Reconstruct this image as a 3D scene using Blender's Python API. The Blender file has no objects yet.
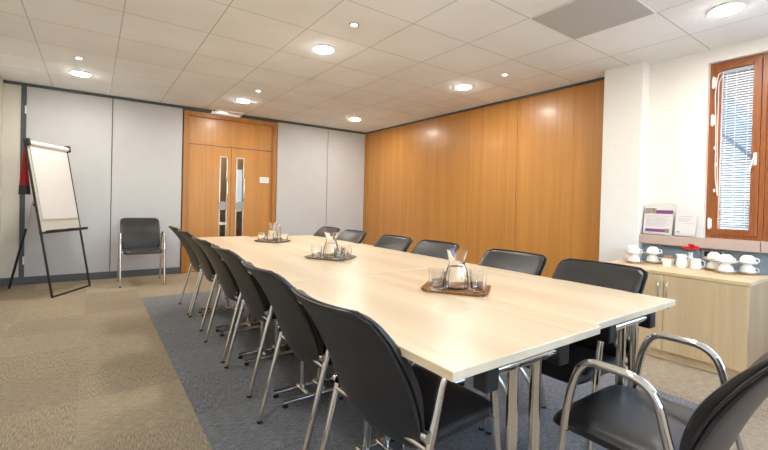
import bpy, bmesh, math, random
from mathutils import Vector, Matrix
random.seed(4)
PI = math.pi
sc = bpy.context.scene
C = sc.collection
ZC = 2.496            # ceiling height
YF = 6.70             # far wall
XR = 4.32             # oak wall
XL = -0.90            # left wall
YN = -1.60            # wall behind the camera
H = 1.1175            # eye height

# ------------------------------------------------------------------ materials
def srgb(r, g, b):
    f = lambda c: c / 12.92 if c <= 0.04045 else ((c + 0.055) / 1.055) ** 2.4
    return (f(r / 255), f(g / 255), f(b / 255), 1)

class Mat:
    def __init__(s, name):
        s.m = bpy.data.materials.new(name); s.m.use_nodes = True
        s.n = s.m.node_tree.nodes; s.l = s.m.node_tree.links
        s.b = s.n['Principled BSDF']
    def node(s, t, **kw):
        n = s.n.new(t)
        for k, v in kw.items():
            if k in n.inputs.keys(): n.inputs[k].default_value = v
            else: setattr(n, k, v)
        return n
    def link(s, a, b): s.l.new(a, b)
    def set(s, **kw):
        for k, v in kw.items(): s.b.inputs[k.replace('_', ' ')].default_value = v
        return s
    def coords(s, scale=(1, 1, 1), rot=(0, 0, 0)):
        tc = s.node('ShaderNodeTexCoord'); mp = s.node('ShaderNodeMapping')
        mp.inputs['Scale'].default_value = scale; mp.inputs['Rotation'].default_value = rot
        s.link(tc.outputs['Object'], mp.inputs['Vector']); return mp.outputs['Vector']
    def ramp(s, fac, stops):
        r = s.node('ShaderNodeValToRGB')
        e = r.color_ramp.elements
        while len(e) < len(stops): e.new(0.5)
        for i, (p, c) in enumerate(stops): e[i].position = p; e[i].color = c
        s.link(fac, r.inputs['Fac']); return r.outputs['Color']
    def mix(s, fac, a, b, mode='MIX'):
        m = s.node('ShaderNodeMix', data_type='RGBA', blend_type=mode)
        for inp, v in ((m.inputs[0], fac), (m.inputs[6], a), (m.inputs[7], b)):
            if hasattr(v, 'links') or hasattr(v, 'is_linked'): s.link(v, inp)
            else: inp.default_value = v
        return m.outputs[2]
    def bump(s, fac, strength=0.2, dist=0.001):
        b = s.node('ShaderNodeBump'); b.inputs['Strength'].default_value = strength
        b.inputs['Distance'].default_value = dist
        s.link(fac, b.inputs['Height']); s.link(b.outputs['Normal'], s.b.inputs['Normal'])

def plain(name, col, rough=0.5, metal=0.0, noise=0.04, scale=30, **kw):
    m = Mat(name)
    v = m.coords()
    n = m.node('ShaderNodeTexNoise'); n.inputs['Scale'].default_value = scale; n.inputs['Detail'].default_value = 3
    m.link(v, n.inputs['Vector'])
    lo = tuple(c * (1 - noise) for c in col[:3]) + (1,); hi = tuple(min(1, c * (1 + noise)) for c in col[:3]) + (1,)
    m.link(m.ramp(n.outputs['Fac'], [(0.3, lo), (0.7, hi)]), m.b.inputs['Base Color'])
    m.set(Roughness=rough, Metallic=metal)
    for k, x in kw.items(): m.b.inputs[k].default_value = x
    return m.m

def wood(name, a, b, grain='z', rough=0.4, fine=60, coarse=3.0, contrast=1.0, coat=0.0):
    m = Mat(name)
    sc_ = {'z': (fine, fine, coarse), 'y': (fine, coarse, fine), 'x': (coarse, fine, fine)}[grain]
    v = m.coords(sc_)
    n = m.node('ShaderNodeTexNoise'); n.inputs['Scale'].default_value = 1.0; n.inputs['Detail'].default_value = 5; n.inputs['Roughness'].default_value = 0.62
    m.link(v, n.inputs['Vector'])
    v2 = m.coords(tuple(s * 0.13 for s in sc_))
    n2 = m.node('ShaderNodeTexNoise'); n2.inputs['Scale'].default_value = 1.0; n2.inputs['Detail'].default_value = 2; n2.inputs['Distortion'].default_value = 0.6
    m.link(v2, n2.inputs['Vector'])
    c1 = m.ramp(n.outputs['Fac'], [(0.5 - 0.22 / contrast, a), (0.5 + 0.22 / contrast, b)])
    c2 = m.ramp(n2.outputs['Fac'], [(0.35, (0.86, 0.84, 0.82, 1)), (0.65, (1, 1, 1, 1))])
    m.link(m.mix(1.0, c1, c2, 'MULTIPLY'), m.b.inputs['Base Color'])
    m.set(Roughness=rough)
    if coat: m.b.inputs['Coat Weight'].default_value = coat; m.b.inputs['Coat Roughness'].default_value = 0.15
    m.bump(n.outputs['Fac'], 0.08, 0.0006)
    return m.m

def carpet(name, a, b, tint):
    m = Mat(name)
    v = m.coords()
    n = m.node('ShaderNodeTexNoise'); n.inputs['Scale'].default_value = 140; n.inputs['Detail'].default_value = 4; n.inputs['Roughness'].default_value = 0.8
    m.link(v, n.inputs['Vector'])
    # loop-pile lines, turned by 90 degrees from tile to tile
    ck = m.node('ShaderNodeTexChecker'); ck.inputs['Scale'].default_value = 2.0
    ck.inputs['Color1'].default_value = (0, 0, 0, 1); ck.inputs['Color2'].default_value = (1, 1, 1, 1)
    mp = m.node('ShaderNodeMapping'); mp.inputs['Location'].default_value = (0.05, 0.75, 0.25)
    m.link(v, mp.inputs['Vector']); m.link(mp.outputs['Vector'], ck.inputs['Vector'])
    va = m.coords((260, 22, 40)); vb = m.coords((22, 260, 40))
    na = m.node('ShaderNodeTexNoise'); na.inputs['Scale'].default_value = 1.0; na.inputs['Detail'].default_value = 3; m.link(va, na.inputs['Vector'])
    nb = m.node('ShaderNodeTexNoise'); nb.inputs['Scale'].default_value = 1.0; nb.inputs['Detail'].default_value = 3; m.link(vb, nb.inputs['Vector'])
    lines = m.mix(ck.outputs['Color'], na.outputs['Fac'], nb.outputs['Fac'])
    h = m.mix(0.55, n.outputs['Fac'], lines)
    c = m.ramp(h, [(0.36, a), (0.64, b)])
    # dye-lot difference from tile to tile
    br = m.node('ShaderNodeTexBrick'); br.offset = 0.0
    br.inputs['Scale'].default_value = 1.0; br.inputs['Mortar Size'].default_value = 0.0
    br.inputs['Brick Width'].default_value = 0.5; br.inputs['Row Height'].default_value = 0.5
    br.inputs['Color1'].default_value = tint; br.inputs['Color2'].default_value = (1, 1, 1, 1)
    m.link(mp.outputs['Vector'], br.inputs['Vector'])
    big = m.node('ShaderNodeTexNoise'); big.inputs['Scale'].default_value = 1.3; m.link(v, big.inputs['Vector'])
    c = m.mix(1.0, c, br.outputs['Color'], 'MULTIPLY')
    c = m.mix(1.0, c, m.ramp(big.outputs['Fac'], [(0.35, (0.93, 0.93, 0.93, 1)), (0.65, (1, 1, 1, 1))]), 'MULTIPLY')
    m.link(c, m.b.inputs['Base Color'])
    m.set(Roughness=0.95); m.b.inputs['Specular IOR Level'].default_value = 0.15
    m.bump(h, 0.5, 0.003)
    return m.m

def leather(name, col):
    m = Mat(name)
    v = m.coords()
    vo = m.node('ShaderNodeTexVoronoi'); vo.inputs['Scale'].default_value = 420; m.link(v, vo.inputs['Vector'])
    n = m.node('ShaderNodeTexNoise'); n.inputs['Scale'].default_value = 14; m.link(v, n.inputs['Vector'])
    lo = tuple(c * 0.8 for c in col[:3]) + (1,); hi = tuple(c * 1.25 for c in col[:3]) + (1,)
    m.link(m.ramp(n.outputs['Fac'], [(0.35, lo), (0.65, hi)]), m.b.inputs['Base Color'])
    m.set(Roughness=0.38); m.bump(vo.outputs['Distance'], 0.15, 0.0006)
    return m.m

def emission(name, col, strength):
    m = Mat(name); m.b.inputs['Emission Color'].default_value = col
    m.b.inputs['Emission Strength'].default_value = strength; m.b.inputs['Base Color'].default_value = (0.8, 0.8, 0.8, 1)
    return m.m

def glass(name, tint=(1, 1, 1, 1), rough=0.0, ior=1.45):
    m = Mat(name); m.set(Roughness=rough, IOR=ior)
    m.b.inputs['Transmission Weight'].default_value = 1.0; m.b.inputs['Base Color'].default_value = tint
    return m.m

def ceiling_mat():
    m = Mat('mineral_fibre_ceiling_tiles')
    v = m.coords()
    mp = m.node('ShaderNodeMapping'); mp.inputs['Location'].default_value = (0.434, -0.023, 0)
    m.link(v, mp.inputs['Vector'])
    br = m.node('ShaderNodeTexBrick'); br.offset = 0.0
    br.inputs['Scale'].default_value = 1.0; br.inputs['Mortar Size'].default_value = 0.0035
    br.inputs['Mortar Smooth'].default_value = 0.1
    br.inputs['Brick Width'].default_value = 0.6; br.inputs['Row Height'].default_value = 0.6
    br.inputs['Color1'].default_value = (0.92, 0.935, 0.95, 1); br.inputs['Color2'].default_value = (0.90, 0.915, 0.93, 1)
    br.inputs['Mortar'].default_value = (0.52, 0.49, 0.45, 1)
    m.link(mp.outputs['Vector'], br.inputs['Vector'])
    n = m.node('ShaderNodeTexNoise'); n.inputs['Scale'].default_value = 1.6; n.inputs['Detail'].default_value = 4; m.link(v, n.inputs['Vector'])
    c = m.mix(1.0, br.outputs['Color'], m.ramp(n.outputs['Fac'], [(0.3, (0.93, 0.92, 0.90, 1)), (0.62, (1, 1, 1, 1))]), 'MULTIPLY')
    m.link(c, m.b.inputs['Base Color']); m.set(Roughness=0.9)
    f = m.node('ShaderNodeTexNoise'); f.inputs['Scale'].default_value = 300; m.link(v, f.inputs['Vector'])
    m.bump(f.outputs['Fac'], 0.2, 0.001)
    return m.m

def brick_mat(name, c1, c2, mortar, rot=(0, 0, 0)):
    m = Mat(name); v = m.coords((1, 1, 1), rot)
    br = m.node('ShaderNodeTexBrick'); br.inputs['Scale'].default_value = 1.0
    br.inputs['Mortar Size'].default_value = 0.006; br.inputs['Brick Width'].default_value = 0.225; br.inputs['Row Height'].default_value = 0.075
    br.inputs['Color1'].default_value = c1; br.inputs['Color2'].default_value = c2; br.inputs['Mortar'].default_value = mortar
    m.link(v, br.inputs['Vector']); m.link(br.outputs['Color'], m.b.inputs['Base Color']); m.set(Roughness=0.9)
    return m.m

OAK_A, OAK_B = srgb(184, 124, 58), srgb(206, 148, 76)
M = {
    'wall': plain('white_wall_paint', srgb(232, 231, 228), 0.75, noise=0.015, scale=8),
    'wall_left': plain('cream_wall_paint', srgb(214, 210, 200), 0.8, noise=0.015, scale=8),
    'panel': plain('grey_partition_laminate', srgb(196, 197, 200), 0.55, noise=0.02, scale=5),
    'strip': plain('dark_blue_grey_trim', srgb(72, 82, 88), 0.5, noise=0.05),
    'base': plain('blue_grey_skirting', srgb(88, 96, 104), 0.6, noise=0.05),
    'oak': wood('oak_veneer_panelling', OAK_A, OAK_B, 'z', 0.36, 80, 1.6, 0.75, coat=0.1),
    'oak_dark': wood('oak_frame', srgb(170, 112, 50), srgb(190, 132, 66), 'z', 0.35, 60, 2, 0.9),
    'maple': wood('pale_maple_laminate', srgb(226, 204, 170), srgb(236, 217, 187), 'y', 0.32, 40, 2.5, 0.8),
    'maple_edge': wood('maple_edge_band', srgb(214, 186, 142), srgb(226, 200, 158), 'y', 0.4, 40, 3, 0.9),
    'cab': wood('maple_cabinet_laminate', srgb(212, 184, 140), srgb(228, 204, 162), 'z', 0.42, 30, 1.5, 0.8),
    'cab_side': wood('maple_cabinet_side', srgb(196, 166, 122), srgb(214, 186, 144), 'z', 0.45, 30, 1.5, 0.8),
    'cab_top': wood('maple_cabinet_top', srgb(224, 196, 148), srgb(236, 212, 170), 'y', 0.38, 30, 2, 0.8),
    'win': wood('stained_window_timber', srgb(132, 74, 34), srgb(168, 100, 52), 'z', 0.38, 60, 3, 0.9),
    'leather': leather('black_leather', (0.020, 0.019, 0.019, 1)),
    'shell': plain('black_vinyl_back', (0.022, 0.022, 0.024, 1), 0.33, noise=0.2, scale=10),
    'chrome': plain('polished_chrome', (0.82, 0.80, 0.77, 1), 0.09, 1.0, noise=0.01),
    'steel': plain('brushed_steel', (0.62, 0.62, 0.62, 1), 0.28, 1.0, noise=0.05),
    'black': plain('black_plastic', (0.012, 0.012, 0.013, 1), 0.4, noise=0.1),
    'floor': carpet('beige_carpet_tiles', srgb(126, 112, 92), srgb(200, 184, 158), (0.80, 0.80, 0.81, 1)),
    'rug': carpet('blue_grey_carpet_tiles', srgb(80, 82, 84), srgb(160, 162, 165), (0.84, 0.84, 0.84, 1)),
    'ceil': ceiling_mat(),
    'grey_tile': plain('grey_perforated_metal', srgb(188, 188, 188), 0.6, noise=0.03, scale=200),
    'white': plain('white_enamel', srgb(236, 236, 234), 0.35, noise=0.01),
    'lamp': emission('lamp_diffuser', (1.0, 0.97, 0.90, 1), 50.0),
    'spot': emission('spot_bulb', (1.0, 0.97, 0.92, 1), 9.0),
    'sill': plain('beige_pink_sill', srgb(190, 168, 156), 0.5, noise=0.04, scale=60),
    'blue': plain('blue_grey_wall_covering', srgb(140, 152, 162), 0.8, noise=0.06, scale=60),
    'paper': plain('white_paper', srgb(218, 213, 210), 0.7, noise=0.015, scale=5),
    'board': plain('white_board_surface', srgb(206, 202, 190), 0.4, noise=0.01),
    'red': plain('red_cloth', srgb(150, 26, 30), 0.8, noise=0.15),
    'redflower': plain('red_petals', srgb(206, 24, 26), 0.6, noise=0.2, scale=80),
    'leaf': plain('green_leaf', srgb(50, 84, 44), 0.6, noise=0.2),
    'china': plain('white_china', srgb(244, 242, 238), 0.18, noise=0.01),
    'gold': plain('gold_rim', srgb(176, 140, 66), 0.3, 0.8, noise=0.05),
    'copper': plain('brown_tray_wood', srgb(158, 112, 66), 0.3, noise=0.12, scale=60),
    'tray_grey': plain('grey_tray', srgb(150, 140, 122), 0.25, 0.5, noise=0.08, scale=60),
    'sachet': plain('brown_sachet_paper', srgb(186, 140, 104), 0.7, noise=0.2, scale=90),
    'purple': plain('purple_print', srgb(124, 62, 122), 0.5, noise=0.05),
    'photo': plain('printed_photo', srgb(150, 130, 120), 0.5, noise=0.5, scale=60),
    'ink': plain('grey_print', srgb(190, 186, 190), 0.6, noise=0.05),
    'inkblue': plain('blue_print', srgb(96, 150, 200), 0.6, noise=0.05),
    'plate': plain('grey_lock_plate', srgb(150, 148, 144), 0.35, 0.4),
    'glass': glass('clear_glass', rough=0.02),
    'water': glass('water', ior=1.33),
    'acrylic': glass('acrylic', ior=1.2, rough=0.03),
    'pane': glass('window_pane', ior=1.02),
    'blind': plain('white_blind_slats', srgb(168, 174, 180), 0.45, noise=0.01),
    'mirror': plain('polished_steel_plate', (0.75, 0.75, 0.74, 1), 0.15, 1.0, noise=0.02),
    'brick': brick_mat('red_brick', srgb(160, 100, 88), srgb(176, 116, 102), srgb(150, 140, 132), (PI / 2, 0, PI / 2)),
    'slate': plain('blue_grey_roofing', srgb(96, 108, 120), 0.5, noise=0.1),
    'render': plain('pale_render', srgb(128, 138, 148), 0.8, noise=0.05),
    'ground': plain('paving', srgb(190, 188, 182), 0.9, noise=0.1),
    'corridor': plain('corridor_paint', srgb(170, 150, 120), 0.8, noise=0.03),
}

# ------------------------------------------------------------------ mesh helpers
def obj(name, bm, mat, parent=None, smooth=False, loc=None):
    me = bpy.data.meshes.new(name)
    bmesh.ops.recalc_face_normals(bm, faces=bm.faces[:])
    bm.to_mesh(me); bm.free()
    for x in (mat if isinstance(mat, (list, tuple)) else [mat]): me.materials.append(M[x] if isinstance(x, str) else x)
    if smooth:
        for p in me.polygons: p.use_smooth = True
        try: me.set_sharp_from_angle(angle=math.radians(38))
        except Exception: pass
    o = bpy.data.objects.new(name, me); C.objects.link(o)
    if parent: o.parent = parent
    if loc: o.location = loc
    return o

def empty(name, loc=(0, 0, 0), rz=0.0):
    o = bpy.data.objects.new(name, None); C.objects.link(o)
    o.empty_display_size = 0.05
    o.location = loc; o.rotation_euler = (0, 0, rz); return o

def tag(o, label, cat, group=None):
    o['label'] = label; o['category'] = cat
    if group: o['group'] = group
    return o

def structure(o): o['kind'] = 'structure'; return o

def box(bm, x0, x1, y0, y1, z0, z1, bevel=0.0, mi=0, mtx=None, seg=2):
    r = bmesh.ops.create_cube(bm, size=1.0)
    vs = r['verts']
    for v in vs:
        v.co = Vector(((x0 + x1) / 2 + v.co.x * (x1 - x0), (y0 + y1) / 2 + v.co.y * (y1 - y0), (z0 + z1) / 2 + v.co.z * (z1 - z0)))
    faces = set(f for v in vs for f in v.link_faces)
    for f in faces: f.material_index = mi
    if bevel > 0:
        es = list(set(e for v in vs for e in v.link_edges))
        rr = bmesh.ops.bevel(bm, geom=es, offset=bevel, segments=seg, affect='EDGES', profile=0.5)
        vs = list(set(v for f in rr['faces'] for v in f.verts) | set(v for v in vs if v.is_valid))
        for f in rr['faces']: f.material_index = mi
    if mtx is not None:
        for v in vs: v.co = mtx @ v.co
    return vs

def BX(*a, **k):
    bm = bmesh.new(); box(bm, *a, **k); return bm

def round_path(pts, r, n=5):
    """polyline with filleted corners"""
    P = [Vector(p) for p in pts]; out = [P[0]]
    for i in range(1, len(P) - 1):
        a, b, c = P[i - 1], P[i], P[i + 1]
        d1 = (a - b); d2 = (c - b)
        rr = min(r, d1.length * 0.49, d2.length * 0.49)
        p1 = b + d1.normalized() * rr; p2 = b + d2.normalized() * rr
        for k in range(n + 1):
            t = k / n
            out.append(p1 * (1 - t) ** 2 + b * 2 * t * (1 - t) + p2 * t * t)
    out.append(P[-1]); return out

def tube(bm, pts, r, seg=12, mi=0, caps=True, closed=False, squash=None):
    P = [Vector(p) for p in pts]; n = len(P)
    T = []
    for i in range(n):
        if closed: t = P[(i + 1) % n] - P[i - 1]
        else: t = P[min(i + 1, n - 1)] - P[max(i - 1, 0)]
        T.append(t.normalized())
    up = Vector((0, 0, 1)) if abs(T[0].z) < 0.9 else Vector((1, 0, 0))
    nrm = (up - T[0] * up.dot(T[0])).normalized()
    rings = []
    for i in range(n):
        if i: nrm = (nrm - T[i] * nrm.dot(T[i])).normalized()
        b = T[i].cross(nrm)
        rad = r[i] if isinstance(r, (list, tuple)) else r
        ring = []
        for k in range(seg):
            a = 2 * PI * k / seg
            o_ = nrm * math.cos(a) * rad + b * math.sin(a) * rad * (squash or 1)
            ring.append(bm.verts.new(P[i] + o_))
        rings.append(ring)
    for i in range(n if closed else n - 1):
        A, B = rings[i], rings[(i + 1) % n]
        for k in range(seg):
            f = bm.faces.new((A[k], A[(k + 1) % seg], B[(k + 1) % seg], B[k])); f.material_index = mi
    if caps and not closed:
        f = bm.faces.new(rings[0][::-1]); f.material_index = mi
        f = bm.faces.new(rings[-1]); f.material_index = mi

def TB(*a, **k):
    bm = bmesh.new(); tube(bm, *a, **k); return bm

def lathe(bm, prof, seg=28, c=(0, 0, 0), mi=0, closed=False, sq=False):
    """prof: list of (r, z); r=0 ends become poles. closed joins last to first"""
    rings = []
    for r, z in prof:
        if r < 1e-6: rings.append([bm.verts.new((c[0], c[1], c[2] + z))])
        else: rings.append([bm.verts.new((c[0] + r * math.cos(2 * PI * k / seg), c[1] + r * math.sin(2 * PI * k / seg), c[2] + z)) for k in range(seg)])
    m = len(rings)
    for i in range(m if closed else m - 1):
        A, B = rings[i], rings[(i + 1) % m]
        for k in range(seg):
            k2 = (k + 1) % seg
            if len(A) == 1 and len(B) == 1: continue
            if len(A) == 1: f = bm.faces.new((A[0], B[k2], B[k]))
            elif len(B) == 1: f = bm.faces.new((A[k], A[k2], B[0]))
            else: f = bm.faces.new((A[k], A[k2], B[k2], B[k]))
            f.material_index = mi

def prism(bm, pts, y0, y1, axis='x', mi=0):
    """outline pts in a plane, extruded along axis from y0 to y1"""
    def mk(p, t):
        return {'x': (t, p[0], p[1]), 'y': (p[0], t, p[1]), 'z': (p[0], p[1], t)}[axis]
    a = [bm.verts.new(mk(p, y0)) for p in pts]; b = [bm.verts.new(mk(p, y1)) for p in pts]
    n = len(pts)
    fs = [bm.faces.new(a[::-1]), bm.faces.new(b)]
    for i in range(n): fs.append(bm.faces.new((a[i], a[(i + 1) % n], b[(i + 1) % n], b[i])))
    for f in fs: f.material_index = mi

def shell_grid(bm, fn_front, fn_back, nu, nv, mi=0):
    """closed solid between two parametric sheets sharing the (u,v) grid"""
    F_ = [[bm.verts.new(fn_front(i / nu, j / nv)) for j in range(nv + 1)] for i in range(nu + 1)]
    B_ = [[bm.verts.new(fn_back(i / nu, j / nv)) for j in range(nv + 1)] for i in range(nu + 1)]
    for i in range(nu):
        for j in range(nv):
            bm.faces.new((F_[i][j], F_[i + 1][j], F_[i + 1][j + 1], F_[i][j + 1])).material_index = mi
            bm.faces.new((B_[i][j], B_[i][j + 1], B_[i + 1][j + 1], B_[i + 1][j])).material_index = mi
    for i in range(nu):
        bm.faces.new((F_[i][0], B_[i][0], B_[i + 1][0], F_[i + 1][0])).material_index = mi
        bm.faces.new((F_[i][nv], F_[i + 1][nv], B_[i + 1][nv], B_[i][nv])).material_index = mi
    for j in range(nv):
        bm.faces.new((F_[0][j], F_[0][j + 1], B_[0][j + 1], B_[0][j])).material_index = mi
        bm.faces.new((F_[nu][j], B_[nu][j], B_[nu][j + 1], F_[nu][j + 1])).material_index = mi

def copy_thing(root, loc, rz, label=None, group=None):
    r = root.copy(); C.objects.link(r); r.location = loc; r.rotation_euler = (0, 0, rz)
    if label: r['label'] = label
    if group: r['group'] = group
    for ch in list(root.children):
        c = ch.copy(); C.objects.link(c); c.parent = r
        for g in list(ch.children):
            d = g.copy(); C.objects.link(d); d.parent = c
    return r

# ------------------------------------------------------------------ room shell
XW = 4.25      # window wall face
YP0, YP1 = 1.69, 2.045     # pier
# floor with inset of darker carpet tiles
bm = bmesh.new()
rx0, rx1, ry0, ry1 = 0.45, 2.88, 0.75, 5.24
def quad(x0, x1, y0, y1, mi, z=0.0):
    f = bm.faces.new([bm.verts.new(p) for p in ((x0, y0, z), (x1, y0, z), (x1, y1, z), (x0, y1, z))]); f.material_index = mi
quad(XL - .1, rx0, YN - .1, YF + .1, 0); quad(rx0, rx1, ry1, YF + .1, 0); quad(rx1, 4.5, YN - .1, YF + .1, 0); quad(rx0, rx1, ry0, ry1, 1); quad(rx0, rx1, YN - .1, ry0, 0)
bmesh.ops.remove_doubles(bm, verts=bm.verts, dist=1e-4)
fo = structure(obj('floor', bm, ['floor', 'rug']))
s_ = fo.modifiers.new('thick', 'SOLIDIFY'); s_.thickness = 0.05; s_.offset = -1

structure(obj('ceiling', BX(XL - .1, 4.5, YN - .1, YF + .1, ZC, ZC + 0.06), 'ceil'))

# left wall, near wall
structure(obj('wall_left', BX(XL - .12, XL, YN - .1, YF + .1, 0, ZC), 'wall_left'))
structure(obj('baseboard_left', BX(XL, XL + .014, YN, YF, 0, .09, bevel=.003), 'base'))
bm = bmesh.new(); NX0, NX1, NZ0, NZ1 = -.5, 3.9, .85, 2.38
box(bm, XL - .1, 4.5, YN - .12, YN, 0, NZ0); box(bm, XL - .1, 4.5, YN - .12, YN, NZ1, ZC)
box(bm, XL - .1, NX0, YN - .12, YN, NZ0, NZ1); box(bm, NX1, 4.5, YN - .12, YN, NZ0, NZ1)
structure(obj('wall_near', bm, 'wall'))
for k in range(4):  # unseen windows behind the camera, added to bring daylight into the room
    a = NX0 + (NX1 - NX0) * k / 4; b = a + (NX1 - NX0) / 4
    w_ = structure(empty('window_%d' % (k + 4), ((a + b) / 2, YN - .08, 0))); h = (b - a) / 2
    bm = bmesh.new()
    box(bm, -h, -h + .06, -.03, .03, NZ0, NZ1, bevel=.003); box(bm, h - .06, h, -.03, .03, NZ0, NZ1, bevel=.003)
    box(bm, -h + .06, h - .06, -.03, .03, NZ0, NZ0 + .06, bevel=.003); box(bm, -h + .06, h - .06, -.03, .03, NZ1 - .06, NZ1, bevel=.003)
    obj('window_frame', bm, 'win', w_); obj('window_pane', BX(-h + .06, h - .06, -.004, .004, NZ0 + .06, NZ1 - .06), 'pane', w_)

# far wall: wall piece, folding partition leaves, door set
DX0, DX1 = 1.085, 2.525
wf = structure(empty('wall_far', (0, YF, 0)))
zt = ZC - 0.03
obj('wall_panel', BX(XL, -.735, 0, .1, .0, zt), 'wall_left', wf)
for a, b in ((-.685, .196), (.206, 1.07), (2.54, 3.492), (3.500, XR)):
    obj('partition_leaf', BX(a, b, 0, .08, .05, zt, bevel=.002), 'panel', wf)
obj('partition_post', BX(-.735, -.685, -.012, .1, 0, zt, bevel=.003), 'strip', wf)
obj('partition_backing', BX(-.70, DX0, .03, .1, 0, zt), 'strip', wf)
obj('partition_backing', BX(DX1, XR, .03, .1, 0, zt), 'strip', wf)
for x in (.15, .255):
    for z in ((1.27, .75) if x > .2 else (1.27,)):
        bm = bmesh.new(); box(bm, x - .008, x + .008, -.006, .002, z - .022, z + .022, bevel=.003)
        obj('partition_lock', bm, 'steel', wf)
bm = bmesh.new()
for z in (2.17, 1.2, .3): box(bm, -.700, -.684, -.018, .0, z - .05, z + .05, bevel=.003)
obj('partition_hinges', bm, 'white', wf)
for a, b in ((XL, 1.475), (1.93, XR)):
    structure(obj('trim_1' if a < 0 else 'trim_2', BX(a, b, YF - .018, YF + .08, ZC - .036, ZC, bevel=.002), 'strip'))
# white patch of ceiling moulding over the door
structure(obj('trim_3', BX(1.49, 1.92, YF - .16, YF + .02, ZC - .022, ZC - .0, bevel=.004), 'white'))
for i, (a, b) in enumerate(((XL, DX0 - .005), (DX1 + .005, XR))):
    structure(obj('baseboard_far', BX(a, b, YF - .014, YF + .02, 0, .095, bevel=.003), 'base'))

# double door
d = structure(empty('door_1', ((DX0 + DX1) / 2, YF, 0)))
hw = (DX1 - DX0) / 2
bm = bmesh.new()
ft = .07; zd = 2.44
box(bm, -hw, -hw + ft, -.02, .12, 0, zd, bevel=.004); box(bm, hw - ft, hw, -.02, .12, 0, zd, bevel=.004)
box(bm, -hw + ft, hw - ft, -.02, .12, zd - ft, zd, bevel=.004)
obj('door_frame', bm, 'oak_dark', d)
bm = bmesh.new()
box(bm, -hw + ft - .02, -hw + ft + .012, .0, .03, 0, zd - ft, bevel=.002); box(bm, hw - ft - .012, hw - ft + .02, .0, .03, 0, zd - ft, bevel=.002)
obj('door_stop', bm, 'oak_dark', d)
obj('transom_panel', BX(-hw + ft, hw - ft, .015, .06, 1.955, zd - ft, bevel=.002), 'oak', d)
def leaf(x0, x1, g0, g1, side):
    bm = bmesh.new()
    z0, z1, gz0, gz1 = .008, 1.945, .22, 1.80
    y0, y1 = .018, .062
    box(bm, x0, g0, y0, y1, z0, z1); box(bm, g1, x1, y0, y1, z0, z1)
    box(bm, g0, g1, y0, y1, z0, gz0); box(bm, g0, g1, y0, y1, gz1, z1)
    lf = obj('door_leaf', bm, 'oak', d)
    bm = bmesh.new(); w = .012
    box(bm, g0, g0 + w, y0 - .004, y1, gz0, gz1); box(bm, g1 - w, g1, y0 - .004, y1, gz0, gz1)
    box(bm, g0, g1, y0 - .004, y1, gz0, gz0 + w); box(bm, g0, g1, y0 - .004, y1, gz1 - w, gz1)
    obj('vision_frame', bm, 'steel', lf)
    obj('vision_glass', BX(g0 + w, g1 - w, .036, .042, gz0 + w, gz1 - w), 'pane', lf)
    # round-shouldered lock plate and small bracket plate below
    bm = bmesh.new(); cx = (g0 + g1) / 2
    lathe(bm, [(0, -.004), (.072, -.004), (.075, 0), (.072, .004), (0, .004)], 28)
    bmesh.ops.rotate(bm, verts=bm.verts, cent=(0, 0, 0), matrix=Matrix.Rotation(PI / 2, 3, 'X'))
    bmesh.ops.translate(bm, verts=bm.verts, vec=(cx, y0 - .006, 1.02))
    obj('lock_plate', bm, 'plate', lf, smooth=True)
    if side < 0:
        obj('kick_plate', BX(g0 - .002, g1 + .002, y0 - .008, y0 - .002, .72, .76, bevel=.001), 'steel', lf)
    hx = g1 - .004 if side < 0 else g1 - .004
    bm = TB(round_path([(hx, y0, 1.46), (hx, y0 - .05, 1.46), (hx, y0 - .05, 1.12), (hx, y0, 1.12)], .02), .009, 10)
    obj('pull_handle', bm, 'chrome', lf, smooth=True)
    return lf
leaf(-hw + ft + .003, -.019, -.19, -.075, -1)
lr = leaf(-.015, hw - ft - .003, .065, .185, 1)
sg = obj('door_sign', BX(.445, .60, .008, .016, 1.41, 1.51, bevel=.002), 'white', d)
bm = bmesh.new()
for k, w in enumerate((.11, .09, .10)): box(bm, .47, .47 + w, .0072, .009, 1.482 - k * .02, 1.488 - k * .02)
obj('sign_print', bm, 'ink', sg)
# corridor behind the door so the vision panels look onto a real space
co = structure(empty('wall_corridor', (1.8, YF + 1.3, 0)))
obj('corridor_wall', BX(-2.0, 2.5, .0, .05, 0, ZC), 'corridor', co)
obj('corridor_floor', BX(-2.0, 2.5, -1.18, .0, -.05, 0), 'floor', co)
obj('corridor_ceiling', BX(-2.0, 2.5, -1.18, .0, ZC - .03, ZC), 'ceil', co)
obj('corridor_end', BX(-2.05, -2.0, -1.18, .0, 0, ZC), 'corridor', co)
obj('corridor_end', BX(2.5, 2.55, -1.18, .0, 0, ZC), 'corridor', co)
obj('corridor_window', BX(.35, .62, -.02, .0, .9, 1.7), emission('corridor_daylight', (0.75, 0.88, 1, 1), .3), co)

# oak panelled wall (right) : boarding in two leaves with jamb strips
wr = structure(empty('wall_right', (XR, 0, 0)))
zo = ZC - .025
for a, b in ((YP1 - .05, 3.195), (3.201, YF - .07)):
    obj('oak_panel', BX(0, .05, a, b, .09, zo, bevel=.0015), 'oak', wr)
obj('oak_jamb', BX(-.02, .05, YF - .07, YF, 0, zo, bevel=.002), 'oak_dark', wr)
obj('oak_jamb', BX(-.012, .05, YP1, YP1 + .045, 0, zo, bevel=.002), 'oak_dark', wr)
obj('panel_backing', BX(.03, .1, YP1 - .1, YF + .1, 0, ZC), 'strip', wr)
structure(obj('trim_4', BX(XR - .016, XR + .05, YP1, YF, ZC - .027, ZC, bevel=.002), 'strip'))
structure(obj('baseboard_right', BX(XR - .014, XR + .03, YP1, YF - .07, 0, .095, bevel=.003), 'base'))
# pier
structure(obj('wall_pier', BX(4.125, 4.5, YP0, YP1, 0, ZC, bevel=.004), 'wall'))
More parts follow.
